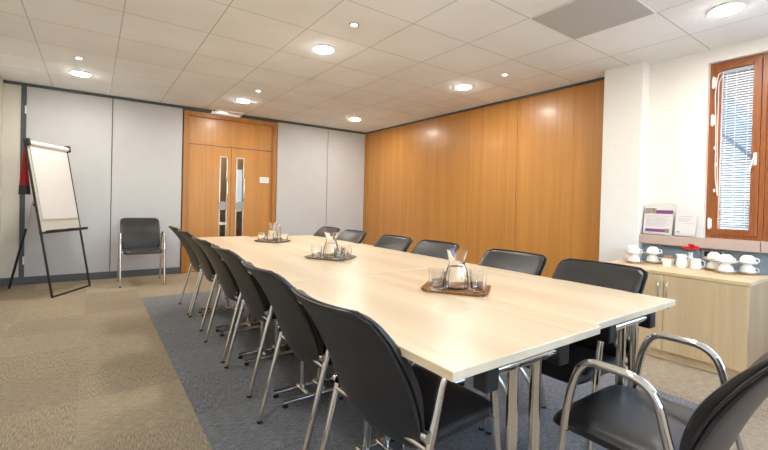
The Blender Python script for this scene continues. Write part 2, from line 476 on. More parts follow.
# window wall with an opening for the strip of windows
WY1, WZ0, WZ1 = 1.235, .895, 2.385
WYN = -1.25
ww = structure(empty('wall_window', (XW, 0, 0)))
bm = bmesh.new()
box(bm, 0, .25, WY1, YP0, .80, ZC); box(bm, 0, .25, YN, WY1, WZ1, ZC); box(bm, 0, .25, YN, WYN, .80, WZ1)
obj('upper_wall', bm, 'wall', ww)
obj('dado_panel', BX(-.04, .25, YN, YP0, 0, .815), 'blue', ww)
obj('dado_skirting', BX(-.054, -.04, YN, .68, 0, .10, bevel=.003), 'base', ww)
for i, (a, b) in enumerate(((.842, YP0), (-.4, .838), (YN, -.404))):
    structure(obj('trim_%d' % (5 + i), BX(XW - .115, XW + .06, a, b, .815, .897, bevel=.004), 'sill'))
# timber windows
def window(n, y1, y0, opening):
    w = structure(empty('window_%d' % n, (XW + .055, (y0 + y1) / 2, 0)))
    h = (y1 - y0) / 2
    bm = bmesh.new(); t = .032
    box(bm, 0, .08, -h, -h + t, WZ0, WZ1, bevel=.002); box(bm, 0, .08, h - t, h, WZ0, WZ1, bevel=.002)
    box(bm, 0, .08, -h + t, h - t, WZ0, WZ0 + t, bevel=.002); box(bm, 0, .08, -h + t, h - t, WZ1 - t, WZ1, bevel=.002)
    obj('window_frame', bm, 'win', w)
    s = h - t - .002; c = .050
    bm = bmesh.new(); a, b = WZ0 + t + .002, WZ1 - t - .002
    box(bm, -.012, .06, -s, -s + c, a, b, bevel=.003); box(bm, -.012, .06, s - c, s, a, b, bevel=.003)
    box(bm, -.012, .06, -s + c, s - c, a, a + c, bevel=.003); box(bm, -.012, .06, -s + c, s - c, b - c + .015, b, bevel=.003)
    ca = obj('casement', bm, 'win', w)
    obj('window_pane', BX(.035, .041, -s + c, s - c, a + c, b - c), 'pane', w)
    if opening:
        for z in (2.22, 1.90, 1.02):
            bm = bmesh.new(); tube(bm, [(-.016, s + .006, z - .05), (-.016, s + .006, z + .05)], .007, 8)
            box(bm, -.016, -.008, s - .012, s + .018, z - .04, z + .04, bevel=.002)
            obj('window_hinge', bm, 'white', ca, smooth=True)
        bm = bmesh.new(); box(bm, -.022, -.012, -s + .012, -s + .034, 1.50, 1.60, bevel=.003)
        tube(bm, [(-.02, -s + .023, 1.56), (-.045, -s + .023, 1.56), (-.05, -s + .026, 1.55), (-.05, -s + .05, 1.46)], .007, 8)
        obj('window_handle', bm, 'white', ca, smooth=True)
    return w, s - c, a + c, b - c + .015
w1, gs, ga, gb = window(1, WY1, .865, True)
window(2, .862, -.2, False); window(3, -.203, WYN, False)

# venetian blind on window 1
yc = (WY1 + .865) / 2
vb = tag(empty('venetian_blind', (XW + .055, yc, 0)), 'white venetian blind with narrow tilted slats over the timber window', 'blind')
bm = bmesh.new(); nsl = 62; zz0, zz1 = ga + .035, gb - .04
for k in range(nsl):
    z = zz0 + (zz1 - zz0) * k / (nsl - 1)
    ty = random.uniform(-.0003, .0003)
    m_ = Matrix.Translation((.016, 0, z)) @ Matrix.Rotation(math.radians(20), 4, 'Y')
    box(bm, -.0125, .0125, -gs + .004, gs - .004, -.0004 + ty, .0004 + ty, mtx=m_)
obj('slats', bm, 'blind', vb)
obj('head_rail', BX(.002, .03, -gs + .002, gs - .002, gb - .034, gb - .004, bevel=.003), 'blind', vb)
obj('bottom_rail', BX(.004, .028, -gs + .004, gs - .004, ga + .012, ga + .026, bevel=.003), 'blind', vb)
bm = bmesh.new()
for y in (gs - .03, 0.01, -gs + .03): tube(bm, [(.003, y, ga + .02), (.003, y, gb - .03)], .0016, 6)
obj('ladder_cords', bm, 'white', vb)
bm = bmesh.new()
y = gs + .012
tube(bm, round_path([(-.0, gs - .01, gb - .02), (-.025, y + .01, gb - .03), (-.028, y + .028, gb - .20), (-.028, y + .014, gb - .5), (-.028, y + .01, gb - .9), (-.028, y - .01, ga + .28)], .06), .0035, 6)
tube(bm, round_path([(-.0, gs - .01, gb - .02), (-.022, y + .006, gb - .1), (-.024, y + .004, gb - .6), (-.026, y - .008, ga + .30)], .06), .003, 6)
for q, z in ((y + .018, 1.66), (y + .008, 1.52), (y + .012, 1.30)): box(bm, -.036, -.022, q - .007, q + .007, z - .014, z + .014, bevel=.004)
obj('pull_cord', bm, 'white', vb, smooth=True)

# power socket on the blue dado
so = tag(empty('wall_socket', (XW - .04, 1.15, .765)), 'steel double socket plate on the blue grey dado above the cabinet', 'socket')
obj('socket_plate', BX(-.008, 0, -.075, .075, -.032, .032, bevel=.003), 'steel', so)
for y in (-.036, .036):
    obj('socket_insert', BX(-.011, -.007, y - .022, y + .022, -.020, .022, bevel=.002), 'black', so)

# ------------------------------------------------------------------ ceiling fittings
LX, LY = (-.134, 1.666, 3.466), (5.72, 3.32, .92)
names = {(0, 0): 'round lit downlight above the flip chart and the left partition', (1, 0): 'round lit downlight just in front of the double door',
         (2, 0): 'round lit downlight in the far corner by the oak wall', (1, 1): 'large round lit downlight above the middle of the table',
         (2, 1): 'round lit downlight near the oak wall, midway along it', (2, 2): 'round lit downlight nearest the window wall',
         (0, 1): 'round lit downlight above the left aisle', (0, 2): 'round lit downlight behind the camera on the left', (1, 2): 'round lit downlight over the near end of the table'}
def make_downlight():
    t = empty('ceiling_downlight', (0, 0, ZC))
    bm = bmesh.new(); lathe(bm, [(.083, -.001), (.098, -.001), (.102, -.004), (.098, -.009), (.083, -.009)], 36, closed=True)
    obj('trim_ring', bm, 'white', t, smooth=True)
    bm = bmesh.new(); lathe(bm, [(0, -.002), (.084, -.002), (.083, -.010), (.072, -.020), (.045, -.026), (0, -.028)], 36)
    obj('diffuser', bm, 'lamp', t, smooth=True)
    return t
def make_spot():
    t = empty('ceiling_spotlight', (0, 0, ZC))
    bm = bmesh.new(); lathe(bm, [(.024, -.001), (.040, -.001), (.043, -.003), (.040, -.006), (.024, -.006)], 28, closed=True)
    obj('trim_ring', bm, 'steel', t, smooth=True)
    bm = bmesh.new(); lathe(bm, [(0, -.001), (.025, -.001), (.022, -.008), (0, -.014)], 24)
    obj('bulb', bm, 'spot', t, smooth=True)
    return t
dl, sp = make_downlight(), make_spot()
first = True
for i, x in enumerate(LX):
    for j, y in enumerate(LY):
        if (i, j) in ((0, 1), (0, 2), (1, 2)):   # outside the frame: the light alone is enough
            pass
        elif first:
            dl.location = (x, y, ZC); tag(dl, names[i, j], 'downlight', 'round ceiling downlights'); first = False
        else:
            copy_thing(dl, (x, y, ZC), 0, names[i, j])
        L = bpy.data.lights.new('downlight_glow', 'AREA'); L.shape = 'DISK'; L.size = .16; L.energy = 7
        L.color = (1.0, 0.965, 0.90)
        lo = bpy.data.objects.new('downlight_glow', L); C.objects.link(lo); lo.location = (x, y, ZC - .034)
spn = [((-.134, 5.10), 'tiny lit spotlight above the flip chart, beside the left downlight'), ((1.666, 5.10), 'tiny lit spotlight near the double door downlight'),
       ((1.62, 2.72), 'tiny lit spotlight in the ceiling over the table, nearest the camera'), ((3.466, 2.74), 'tiny lit spotlight in the ceiling near the oak wall')]
for k, ((x, y), lb) in enumerate(spn):
    if k == 0: sp.location = (x, y, ZC); tag(sp, lb, 'spotlight', 'small ceiling spotlights')
    else: copy_thing(sp, (x, y, ZC), 0, lb)
gv = tag(empty('ceiling_vent', (2.866, 1.523, ZC)), 'square grey perforated ventilation panel set in the white ceiling grid', 'vent')
obj('grey_panel', BX(-.292, .292, -.292, .292, -.008, .0, bevel=.002), 'grey_tile', gv)
bm = bmesh.new()
for a in ((-.3, .3, -.3, -.292), (-.3, .3, .292, .3), (-.3, -.292, -.292, .292), (.292, .3, -.292, .292)): box(bm, *a, -.005, .0)
obj('panel_rim', bm, 'white', gv)

# ------------------------------------------------------------------ chairs (origin on the floor, facing +Y)
prof_loop = [(-.245, 0), (-.172, .25), (-.097, .51), (-.070, .600), (-.030, .662), (.100, .662), (.150, .62), (.160, .56), (.172, .457), (.192, .355), (.245, 0)]
def back_front(v):   # padded face profile (y, z), v 0..1 bottom to top
    K = [(-.122, .42), (-.128, .49), (-.140, .56), (-.170, .635), (-.222, .71), (-.275, .77), (-.332, .826)]
    return interp(K, v)
def back_rear(v):
    K = [(-.122, .375), (-.152, .44), (-.186, .53), (-.224, .615), (-.275, .705), (-.325, .775), (-.385, .838)]
    return interp(K, v)
def interp(K, v):
    t = v * (len(K) - 1); i = min(int(t), len(K) - 2); f = t - i
    p0 = K[max(i - 1, 0)]; p1 = K[i]; p2 = K[i + 1]; p3 = K[min(i + 2, len(K) - 1)]
    r = []
    for a, b, c, d_ in zip(p0, p1, p2, p3):
        r.append(0.5 * ((2 * b) + (-a + c) * f + (2 * a - 5 * b + 4 * c - d_) * f * f + (-a + 3 * b - 3 * c + d_) * f ** 3))
    return r

def back_half_width(v):
    # rounded bottom, widest at the middle, rounded upper corners
    w = .222 + .005 * math.sin(PI * v)
    if v > .88: w -= .040 * (1 - math.sqrt(max(0, 1 - ((v - .88) / .12) ** 2)))
    if v < .30: w -= .085 * (1 - math.sqrt(max(0, 1 - ((.30 - v) / .30) ** 2)))
    return w

def make_chair():
    t = empty('conference_chair')
    for s in (-1, 1):
        x = .243 * s
        bm = TB(round_path([(x, y, z) for y, z in [(-.238, .004), (-.074, .663), (.118, .663), (.152, .57), (.230, .004)]], .075, 7), .0125, 14)
        fr = obj('arm_frame', bm, 'chrome', t, smooth=True)
        for y in (-.238, .230):
            bm = bmesh.new(); lathe(bm, [(0, 0), (.0135, 0), (.014, .003), (.0135, .012), (0, .012)], 14, c=(x, y, 0))
            obj('foot_glide', bm, 'black', fr, smooth=True)
    for y in (.168, -.135):
        obj('cross_tube', TB([(-.25, y, .425), (.25, y, .425)], .010, 10), 'chrome', t, smooth=True)
    # seat cushion: superellipse plan, crowned top
    bm = bmesh.new()
    nu, nv = 20, 20
    def seat(top):
        def fn(u, v):
            a, b = 2 * u - 1, 2 * v - 1
            # map square to rounded square
            k = .22 if b > 0 else .05
            x = a * math.sqrt(1 - k * b * b * abs(b) ** 4) ; y = b * math.sqrt(1 - k * a * a * abs(a) ** 4)
            X = .228 * x; Y = .072 + .188 * y
            e = max(abs(a), abs(b)); crown = (1 - e ** 6)
            drop = .030 * max(0, b) ** 4     # waterfall front edge
            if top: return (X, Y, .442 + .026 * crown - drop)
            return (X * .97, .072 + .188 * y * .97, .412 - .004 * crown - drop * .3)
        return fn
    shell_grid(bm, seat(True), seat(False), nu, nv)
    so_ = obj('seat', bm, 'leather', t, smooth=True)
    md = so_.modifiers.new('sub', 'SUBSURF'); md.levels = 1; md.render_levels = 1
    # outer shell
    def sheet(profile, off, wmul, curl):
        def fn(u, v):
            a = 2 * u - 1
            y, z = profile(v); w = back_half_width(v) * wmul
            return (a * w, y + curl * a * a * (0.8 + .2 * v) + off, z)
        return fn
    mid = lambda v: [(p * .35 + q * .65) for p, q in zip(back_front(v), back_rear(v))]
    bm = bmesh.new(); shell_grid(bm, sheet(mid, -.015, 1.0, .03), sheet(back_rear, -.015, .985, .034), 14, 18)
    sh = obj('back_shell', bm, 'shell', t, smooth=True)
    md = sh.modifiers.new('sub', 'SUBSURF'); md.levels = 1; md.render_levels = 1
    bm = bmesh.new(); shell_grid(bm, sheet(back_front, -.015, .965, .03), sheet(mid, -.011, .985, .03), 14, 18)
    bk = obj('backrest', bm, 'leather', t, smooth=True)
    md = bk.modifiers.new('sub', 'SUBSURF'); md.levels = 1; md.render_levels = 1
    # piping along the seam
    pts = []
    f = sheet(mid, -.013, 1.005, .03)
    for k in range(19): pts.append(f(0, k / 18))
    for k in range(1, 15): pts.append(f(k / 14, 1))
    for k in range(17, -1, -1): pts.append(f(1, k / 18))
    bm = TB(pts, .0045, 8); obj('piping', bm, 'leather', bk, smooth=True)
    for s in (-1, 1):   # chrome bolt caps joining frame and back
        bm = bmesh.new(); lathe(bm, [(0, -.012), (.013, -.012), (.016, -.006), (.016, .012), (0, .012)], 14)
        bmesh.ops.rotate(bm, verts=bm.verts, cent=(0, 0, 0), matrix=Matrix.Rotation(PI / 2, 3, 'Y'))
        bmesh.ops.translate(bm, verts=bm.verts, vec=(s * .236, -.140, .465))
        obj('bolt_cap', bm, 'chrome', t, smooth=True)
    return t
chair = make_chair()
GRP = 'black leather conference chairs with chrome arm frames'
used = [False]
def place(x, y, rz, label):
    if not used[0]:
        used[0] = True; chair.location = (x, y, 0); chair.rotation_euler = (0, 0, rz); tag(chair, label, 'chair', GRP); return chair
    return copy_thing(chair, (x, y, 0), rz, label)
LEFT = [(.900, 1.09, 3, 'black leather chair on the left side of the table, nearest the camera'),
        (.935, 1.76, 0, 'black leather chair on the left side, second from the near end'),
        (.975, 2.54, 0, 'black leather chair on the left side, third from the near end'),
        (.975, 3.135, 1, 'black leather chair on the left side, fourth from the near end'),
        (1.0, 3.925, 0, 'black leather chair on the left side, second from the door end'),
        (1.005, 4.50, 0, 'black leather chair on the left side of the table, nearest the double door')]
for x, y, a, lb in LEFT: place(x, y, -PI / 2 + math.radians(a), lb)
RIGHT = [(1.83, 1.06, 'black leather chair on the oak wall side of the table, nearest the maple cabinet'),
         (1.83, 1.59, 'black leather chair on the oak wall side, second from the near end'),
         (1.83, 2.29, 'black leather chair on the oak wall side, third from the near end'),
         (1.83, 2.82, 'black leather chair on the oak wall side, fourth from the near end'),
         (1.83, 3.52, 'black leather chair on the oak wall side, fifth from the near end'),
         (1.83, 4.05, 'black leather chair on the oak wall side, farthest from the camera')]
for x, y, lb in RIGHT: place(x, y, PI / 2, lb)
place(1.452, .52, 0.0, 'black leather armchair in the foreground at the near end of the table')
place(.53, 6.17, PI, 'lone black leather chair standing against the grey partition beside the flip chart')

# ------------------------------------------------------------------ tables
ZT = .73
def table(xa, xb, ya, yb, cy_list, label, colx, inner_x):
    cx, cy = (xa + xb) / 2, (ya + yb) / 2
    t = tag(empty('folding_table', (cx, cy, 0)), label, 'table', 'maple folding tables pushed together')
    hx, hy = (xb - xa) / 2 - .0012, (yb - ya) / 2 - .0012
    bm = bmesh.new(); box(bm, -hx, hx, -hy, hy, ZT - .025, ZT, bevel=.0025)
    obj('tabletop', bm, 'maple', t)
    s = 1 if colx > cx else -1
    for y in cy_list:
        y -= cy; x = colx - cx
        bm = bmesh.new()
        tube(bm, [(x - .15, y, ZT - .052), (x + .15, y, ZT - .052)], .016, 14)
        tr = obj('top_rail', bm, 'chrome', t, smooth=True)
        for e in (-1, 1):
            obj('hinge_bracket', BX(x + e * .168 - .026, x + e * .168 + .026, y - .024, y + .024, ZT - .095, ZT - .025, bevel=.006), 'black', t)
        for e in (-1, 1):
            obj('leg', TB([(x + e * .053, y, .05), (x + e * .053, y, ZT - .05)], .0165, 14), 'chrome', t, smooth=True)
        bm = bmesh.new()
        for e in (-1, 1): tube(bm, [(x - .20, y + e * .07, .026), (x + .20, y + e * .07, .026)], .014, 12)
        for e in (-1, 1): tube(bm, [(x + e * .053, y - .07, .038), (x + e * .053, y + .07, .038)], .012, 10)
        ft_ = obj('foot_bar', bm, 'chrome', t, smooth=True)
        for e in (-1, 1):
            for g in (-1, 1):
                bm = bmesh.new(); lathe(bm, [(0, 0), (.016, 0), (.017, .01), (.0, .013)], 12, c=(x + e * .185, y + g * .07, 0))
                obj('foot_glide', bm, 'black', ft_)
        # folding stay from the underside to the legs
        dy = 1 if y < 0 else -1
        for e in (-1, 1):
            obj('folding_stay', TB(round_path([(x + e * .053, y, .56), (x + e * .053 - .01, y + dy * .02, .61), (x + e * .053 - .06, y + dy * .07, ZT - .03)], .03), .006, 8), 'steel', t, smooth=True)
    return t
XA, XM, XB = .685, 1.372, 2.075
table(XA, XM, .665, 1.86, (.705, 1.43), 'pale maple table section at the near left corner, under the brown tray', 1.018, 0)
table(.722, XM, 1.862, 3.06, (2.15, 2.835), 'pale maple table section, middle of the left row', 1.05, 0)
table(.75, XM, 3.062, 4.45, (3.53, 4.207), 'pale maple table section at the far left, nearest the double door', 1.06, 0)
table(XM + .001, XB, .690, 1.865, (.725, 1.825), 'pale maple table section at the near right corner, nearest the cabinet', 1.705, 0)
table(XM + .001, XB, 1.867, 3.06, (1.96, 3.02), 'pale maple table section, middle of the right row', 1.705, 0)
table(XM + .001, XB + .03, 3.062, 4.35, (3.15, 4.28), 'pale maple table section at the far right, nearest the grey partition and oak wall', 1.705, 0)

# ------------------------------------------------------------------ trays, carafes, glasses
def make_tray(mat, a, b):
    bm = bmesh.new(); n = 4
    t = .004; h = .014
    K0 = [(-a, -b), (a, -b), (a, b), (-a, b)]
    def ring(s, z): return [bm.verts.new((x * s, y * s, z)) for x, y in K0]
    r = [ring(.90, 0), ring(1.0, h), ring(.985, h + .001), ring(.895, t)]
    for i in range(3):
        for k in range(4): bm.faces.new((r[i][k], r[i][(k + 1) % 4], r[i + 1][(k + 1) % 4], r[i + 1][k]))
    bm.faces.new(r[0][::-1]); bm.faces.new(r[3])
    bmesh.ops.bevel(bm, geom=[e for e in bm.edges if abs(e.verts[0].co.z - e.verts[1].co.z) > 1e-5 and e.calc_length() < .06], offset=.02, segments=3, affect='EDGES')
    return obj('serving_tray', bm, mat, smooth=False)
def make_carafe(handle):
    t = empty('glass_carafe')
    bm = bmesh.new()
    out = [(0, 0), (.046, 0), (.052, .005), (.055, .03), (.053, .06), (.046, .09), (.038, .112), (.036, .124), (.041, .150), (.050, .178)]
    inn = [(.047, .178), (.037, .150), (.032, .124), (.034, .112), (.041, .09), (.048, .06), (.050, .03), (.045, .012), (0, .012)]
    lathe(bm, out + inn, 48)
    for v in bm.verts:      # fluted body
        if v.co.z < .11 and v.co.xy.length > .03:
            a = math.atan2(v.co.y, v.co.x); v.co.xy *= 1 + .025 * math.cos(16 * a)
    obj('body', bm, 'glass', t, smooth=True)
    bm = bmesh.new(); lathe(bm, [(0, .0115), (.0455, .0115), (.0503, .03), (.0484, .06), (.0414, .09), (.036, .104), (0, .104)], 48)
    obj('water', bm, 'water', t, smooth=True)
    if handle:
        bm = TB(round_path([(.042, 0, .155), (.090, 0, .15), (.086, 0, .06), (.052, 0, .045)], .025), .006, 10)
        obj('handle', bm, 'glass', t, smooth=True)
    return t
def make_glass():
    t = empty('drinking_glass')
    bm = bmesh.new()
    out = [(0, 0), (.027, 0), (.031, .003), (.034, .03), (.036, .055), (.037, .085)]
    inn = [(.0345, .085), (.0325, .055), (.0300, .03), (.0265, .014), (0, .014)]
    lathe(bm, out + inn, 40)
    for v in bm.verts:      # faceted sides
        if v.co.xy.length > .031 and v.co.z < .07:
            a = math.atan2(v.co.y, v.co.x); v.co.xy *= 1 + .04 * math.cos(10 * a)
    obj('tumbler', bm, 'glass', t, smooth=True)
    return t
cfa = make_carafe(False); cfb = make_carafe(True); gl = make_glass()
zt_ = ZT + .005
trays = [
  ('copper', (1.370, 1.322), -53, (.150, .122), 'brown rectangular tray nearest the camera on the table', [(1.365, 1.318)],
   [(1.268, 1.345), (1.318, 1.405), (1.408, 1.228), (1.465, 1.285)], 'on the brown tray nearest the camera'),
  ('tray_grey', (1.355, 2.51), -57, (.155, .125), 'grey tray on the middle of the table', [(1.335, 2.475)],
   [(1.262, 2.545), (1.340, 2.365), (1.418, 2.410), (1.455, 2.50)], 'on the middle grey tray'),
  ('tray_grey', (1.395, 3.76), -60, (.145, .12), 'grey tray at the far end of the table, nearest the door', [(1.400, 3.775)],
   [(1.303, 3.80), (1.40, 3.66), (1.490, 3.705)], 'on the far grey tray'),
]
gfirst = True
for k, (mt, (x, y), ang, (a, b), lb, cs, gs_, where) in enumerate(trays):
    tr = make_tray(mt, a, b); tr.location = (x, y, ZT); tr.rotation_euler = (0, 0, math.radians(ang))
    tag(tr, lb, 'tray', 'trays of glassware along the table')
    src = cfa if k < 2 else cfb
    lbc = 'clear glass water carafe ' + where
    if k == 0: cfa.location = (*cs[0], zt_); tag(cfa, lbc, 'carafe', 'glass water carafes')
    elif k == 1: copy_thing(cfa, (*cs[0], zt_), .3, lbc, 'glass water carafes')
    else: cfb.location = (*cs[0], zt_); cfb.rotation_euler = (0, 0, .25); tag(cfb, 'clear glass jug with a handle ' + where, 'carafe', 'glass water carafes')
    pos = [['leftmost tumbler', 'second tumbler from the left, behind the leftmost', 'third tumbler from the left, beside the carafe foot', 'rear right tumbler', 'front centre tumbler, beside the carafe'],
           ['leftmost tumbler', 'tumbler just right of the carafe', 'tumbler third from the left', 'rightmost tumbler'],
           ['leftmost tumbler', 'tumbler just right of the jug', 'rightmost tumbler']][k]
    gg = gs_ if k else gs_[:4]
    if k == 0: pos = ['front left tumbler', 'rear left tumbler', 'front right tumbler', 'rear right tumbler']
    for q, (gx, gy) in enumerate(gg):
        lbg = 'clear glass ' + pos[q] + ' ' + where
        if gfirst: gfirst = False; gl.location = (gx, gy, zt_); tag(gl, lbg, 'glass', 'drinking glasses on the trays')
        else: copy_thing(gl, (gx, gy, zt_), random.random() * 3, lbg)

# ------------------------------------------------------------------ cabinet
CX0, CX1, CY0, CY1, CZ = 3.49, 4.035, .755, 1.742, .662
cb = tag(empty('storage_cabinet', ((CX0 + CX1) / 2, (CY0 + CY1) / 2, 0)), 'low maple two-door cabinet under the window sill, crockery on top', 'cabinet')
hx, hy = (CX1 - CX0) / 2, (CY1 - CY0) / 2
obj('top', BX(-hx - .005, hx, -hy - .004, hy, CZ - .024, CZ, bevel=.002), 'cab_top', cb)
bm = bmesh.new(); box(bm, -hx + .022, hx, -hy, -hy + .018, 0, CZ - .024); box(bm, -hx + .022, hx, hy - .018, hy, 0, CZ - .024)
box(bm, hx - .018, hx, -hy + .018, hy - .018, 0, CZ - .024); box(bm, -hx + .022, hx - .018, -hy + .018, hy - .018, .06, .08)
obj('carcass', bm, 'cab_side', cb)
obj('plinth', BX(-hx + .04, -hx + .058, -hy + .018, hy - .018, 0, .06), 'cab', cb)
ymid = 1.245 - (CY0 + CY1) / 2
for s, (a, b) in ((-1, (-hy + .002, ymid - .0015)), (1, (ymid + .0015, hy - .002))):
    dr = obj('door', BX(-hx, -hx + .018, a, b, .068, CZ - .028, bevel=.0015), 'cab', cb)
    hy_ = ymid + s * .028
    bm = TB(round_path([(-hx + .002, hy_, .585), (-hx - .030, hy_, .570), (-hx - .030, hy_, .455), (-hx + .002, hy_, .440)], .018), .005, 10)
    obj('door_handle', bm, 'steel', dr, smooth=True)
    if s < 0:
        bm = bmesh.new(); lathe(bm, [(0, 0), (.010, 0), (.010, .006), (0, .007)], 16)
        bmesh.ops.rotate(bm, verts=bm.verts, cent=(0, 0, 0), matrix=Matrix.Rotation(-PI / 2, 3, 'Y'))
        bmesh.ops.translate(bm, verts=bm.verts, vec=(-hx, ymid - .03, .40))
        obj('door_lock', bm, 'black', dr, smooth=True)

# ------------------------------------------------------------------ crockery
def make_cup(inverted):
    t = empty('teacup')
    bm = bmesh.new()
    out = [(0, 0), (.023, 0), (.025, .003), (.038, .013), (.0445, .028), (.047, .043), (.0475, .056)]
    inn = [(.0455, .056), (.045, .043), (.0425, .029), (.036, .016), (.020, .007), (0, .006)]
    lathe(bm, out + inn, 28)
    if inverted:
        for v in bm.verts: v.co.z = .056 - v.co.z
    obj('bowl', bm, 'china', t, smooth=True)
    z = (lambda q: .056 - q) if inverted else (lambda q: q)
    bm = TB(round_path([(.040, 0, z(.047)), (.066, 0, z(.048)), (.062, 0, z(.022)), (.034, 0, z(.018))], .014), .0032, 8)
    obj('handle', bm, 'china', t, smooth=True)
    bm = bmesh.new(); zr = z(.054); lathe(bm, [(.0472, zr - .0016), (.0482, zr - .0016), (.0482, zr + .0016), (.0472, zr + .0016)], 28, closed=True)
    obj('gold_band', bm, 'gold', t)
    return t
def make_saucer():
    t = empty('saucer')
    bm = bmesh.new()
    lathe(bm, [(0, 0), (.026, 0), (.028, .003), (.055, .010), (.071, .018), (.0705, .0195), (.054, .0125), (.027, .006), (0, .005)], 32)
    obj('plate', bm, 'china', t, smooth=True)
    bm = bmesh.new(); lathe(bm, [(.0695, .0172), (.0722, .0172), (.0722, .0202), (.0695, .0202)], 32, closed=True)
    obj('gold_band', bm, 'gold', t)
    return t
cup, sau = make_cup(True), make_saucer()
stacks = [((3.935, 1.660), 'the crockery stack nearest the white pier'), ((3.80, 1.585), 'the front stack of the left group'), ((3.955, 1.500), 'the right-hand stack of the left group'),
          ((3.955, 1.072), 'the rear left stack of the right group'), ((3.85, .972), 'the front stack of the right group'), ((3.955, .872), 'the rightmost stack, at the cabinet end')]
cf = True
for i, ((x, y), lb) in enumerate(stacks):
    for lev in (0, 1):
        z = CZ + lev * .071
        nm = 'upper' if lev else 'lower'
        lc = 'white teacup, %s in %s' % (nm, lb); ls = 'gold-rimmed saucer, %s in %s' % (nm, lb)
        rz = random.uniform(-2.2, -1.2)
        if cf:
            cf = False; sau.location = (x, y, z); tag(sau, ls, 'saucer', 'saucers stacked on the cabinet'); cup.location = (x, y, z + .015); cup.rotation_euler = (0, 0, rz); tag(cup, lc, 'cup', 'teacups stacked on the cabinet')
        else:
            copy_thing(sau, (x, y, z), 0, ls); copy_thing(cup, (x, y, z + .015), rz, lc)
# sugar bowl with sachets
sb = tag(empty('sugar_bowl', (3.905, 1.365, CZ)), 'white square sugar bowl filled with brown sachets on the cabinet', 'bowl')
bm = bmesh.new(); K = [(-.032, -.032), (.032, -.032), (.032, .032), (-.032, .032)]
R4 = lambda s, z: [bm.verts.new((x * s, y * s, z)) for x, y in K]
r = [R4(.85, 0), R4(1.12, .062), R4(1.02, .062), R4(.78, .006)]
for i in range(3):
    for k in range(4): bm.faces.new((r[i][k], r[i][(k + 1) % 4], r[i + 1][(k + 1) % 4], r[i + 1][k]))
bm.faces.new(r[0][::-1]); bm.faces.new(r[3]); obj('bowl', bm, 'china', sb)
for k in range(7):
    s_o = obj('sachet', BX(-.018, .018, -.004, .004, -.028, .028, bevel=.003), 'sachet', sb)
    s_o.location = (random.uniform(-.016, .016), -.022 + k * .0073, .050 + random.uniform(0, .012)); s_o.rotation_euler = (random.uniform(-.15, .15), random.uniform(-.4, .4), random.uniform(-.2, .2))
def make_jug(name, loc, r, h, label, rz):
    j = tag(empty(name, loc, rz), label, 'jug')
    bm = bmesh.new()
    out = [(0, 0), (r * .85, 0), (r, .01), (r * 1.02, h * .4), (r * .82, h * .8), (r * .9, h)]
    inn = [(r * .82, h), (r * .75, h * .8), (r * .93, h * .4), (r * .9, .012), (0, .010)]
    lathe(bm, out + inn, 28)
    for v in bm.verts:
        if v.co.z > h * .9 and v.co.x < -r * .4: v.co.x -= r * .28
    obj('body', bm, 'china', j, smooth=True)
    obj('handle', TB(round_path([(r * .8, 0, h * .85), (r * 1.65, 0, h * .8), (r * 1.6, 0, h * .3), (r * .95, 0, h * .22)], .02), .0045, 8), 'china', j, smooth=True)
make_jug('milk_jug', (3.895, 1.268, CZ), .038, .105, 'tall white china jug on the cabinet, right of the sugar bowl', -1.2)
make_jug('cream_jug', (3.90, 1.172, CZ), .036, .082, 'short white china jug on the cabinet, right of the flower vase', -1.0)
vs = tag(empty('flower_vase', (3.975, 1.232, CZ)), 'small white vase holding red flowers on the cabinet', 'vase')
bm = bmesh.new(); lathe(bm, [(0, 0), (.020, 0), (.024, .02), (.022, .06), (.014, .10), (.017, .125), (.015, .125), (.011, .10), (.018, .06), (.018, .01), (0, .008)], 24)
obj('vase_body', bm, 'china', vs, smooth=True)
for k in range(8):
    a = k * 2 * PI / 7; rr = .034 if k else 0
    p = (rr * math.cos(a), rr * math.sin(a) * 1.1, (.150 if k else .172) + random.uniform(-.008, .010))
    bm = bmesh.new()
    for q in range(9):
        an = q * 2 * PI / 9; m_ = Matrix.Translation(p) @ Matrix.Rotation(an, 4, 'Z') @ Matrix.Rotation(-.5 - .3 * (q % 2), 4, 'Y')
        vv = bmesh.ops.create_uvsphere(bm, u_segments=8, v_segments=6, radius=1)['verts']
        for v in vv: v.co = m_ @ Vector((v.co.x * .015 + .013, v.co.y * .010, v.co.z * .006))
    fl = obj('blossom', bm, 'redflower', vs, smooth=True)
    obj('stem', TB([(0, 0, .09), (p[0] * .5, p[1] * .5, .13), (p[0], p[1], p[2] - .004)], .0015, 6), 'leaf', fl)

# ------------------------------------------------------------------ leaflets on the sill
def leaflet(name, y0, y1, h, label, parts):
    w = y0 - y1
    t = tag(empty(name, (4.175, (y0 + y1) / 2, .897)), label, 'leaflet holder')
    L = math.radians(9)
    # local frame: x = out of page (towards the room is -X), y along the sill, z up, leaning back
    m0 = Matrix.Rotation(L, 4, 'Y')
    bm = bmesh.new(); box(bm, 0, .003, -w / 2 - .006, w / 2 + .006, .0, h + .004, mtx=m0); box(bm, -.028, 0.002, -w / 2 - .006, w / 2 + .006, 0, .003, mtx=m0)
    box(bm, -.030, -.028, -w / 2 - .006, w / 2 + .006, 0, .035, mtx=m0)
    obj('acrylic_stand', bm, 'acrylic', t)
    bm = bmesh.new(); box(bm, -.006, -.001, -w / 2, w / 2, .004, h, mtx=m0)
    pg = obj('printed_sheets', bm, 'paper', t)
    for nm, mat, a, b, z0, z1 in parts:   # a,b fractions from the left edge (high y)
        bm = bmesh.new(); box(bm, -.0068, -.006, w / 2 - b * w, w / 2 - a * w, z0 * h, z1 * h, mtx=m0)
        obj(nm, bm, mat, pg)
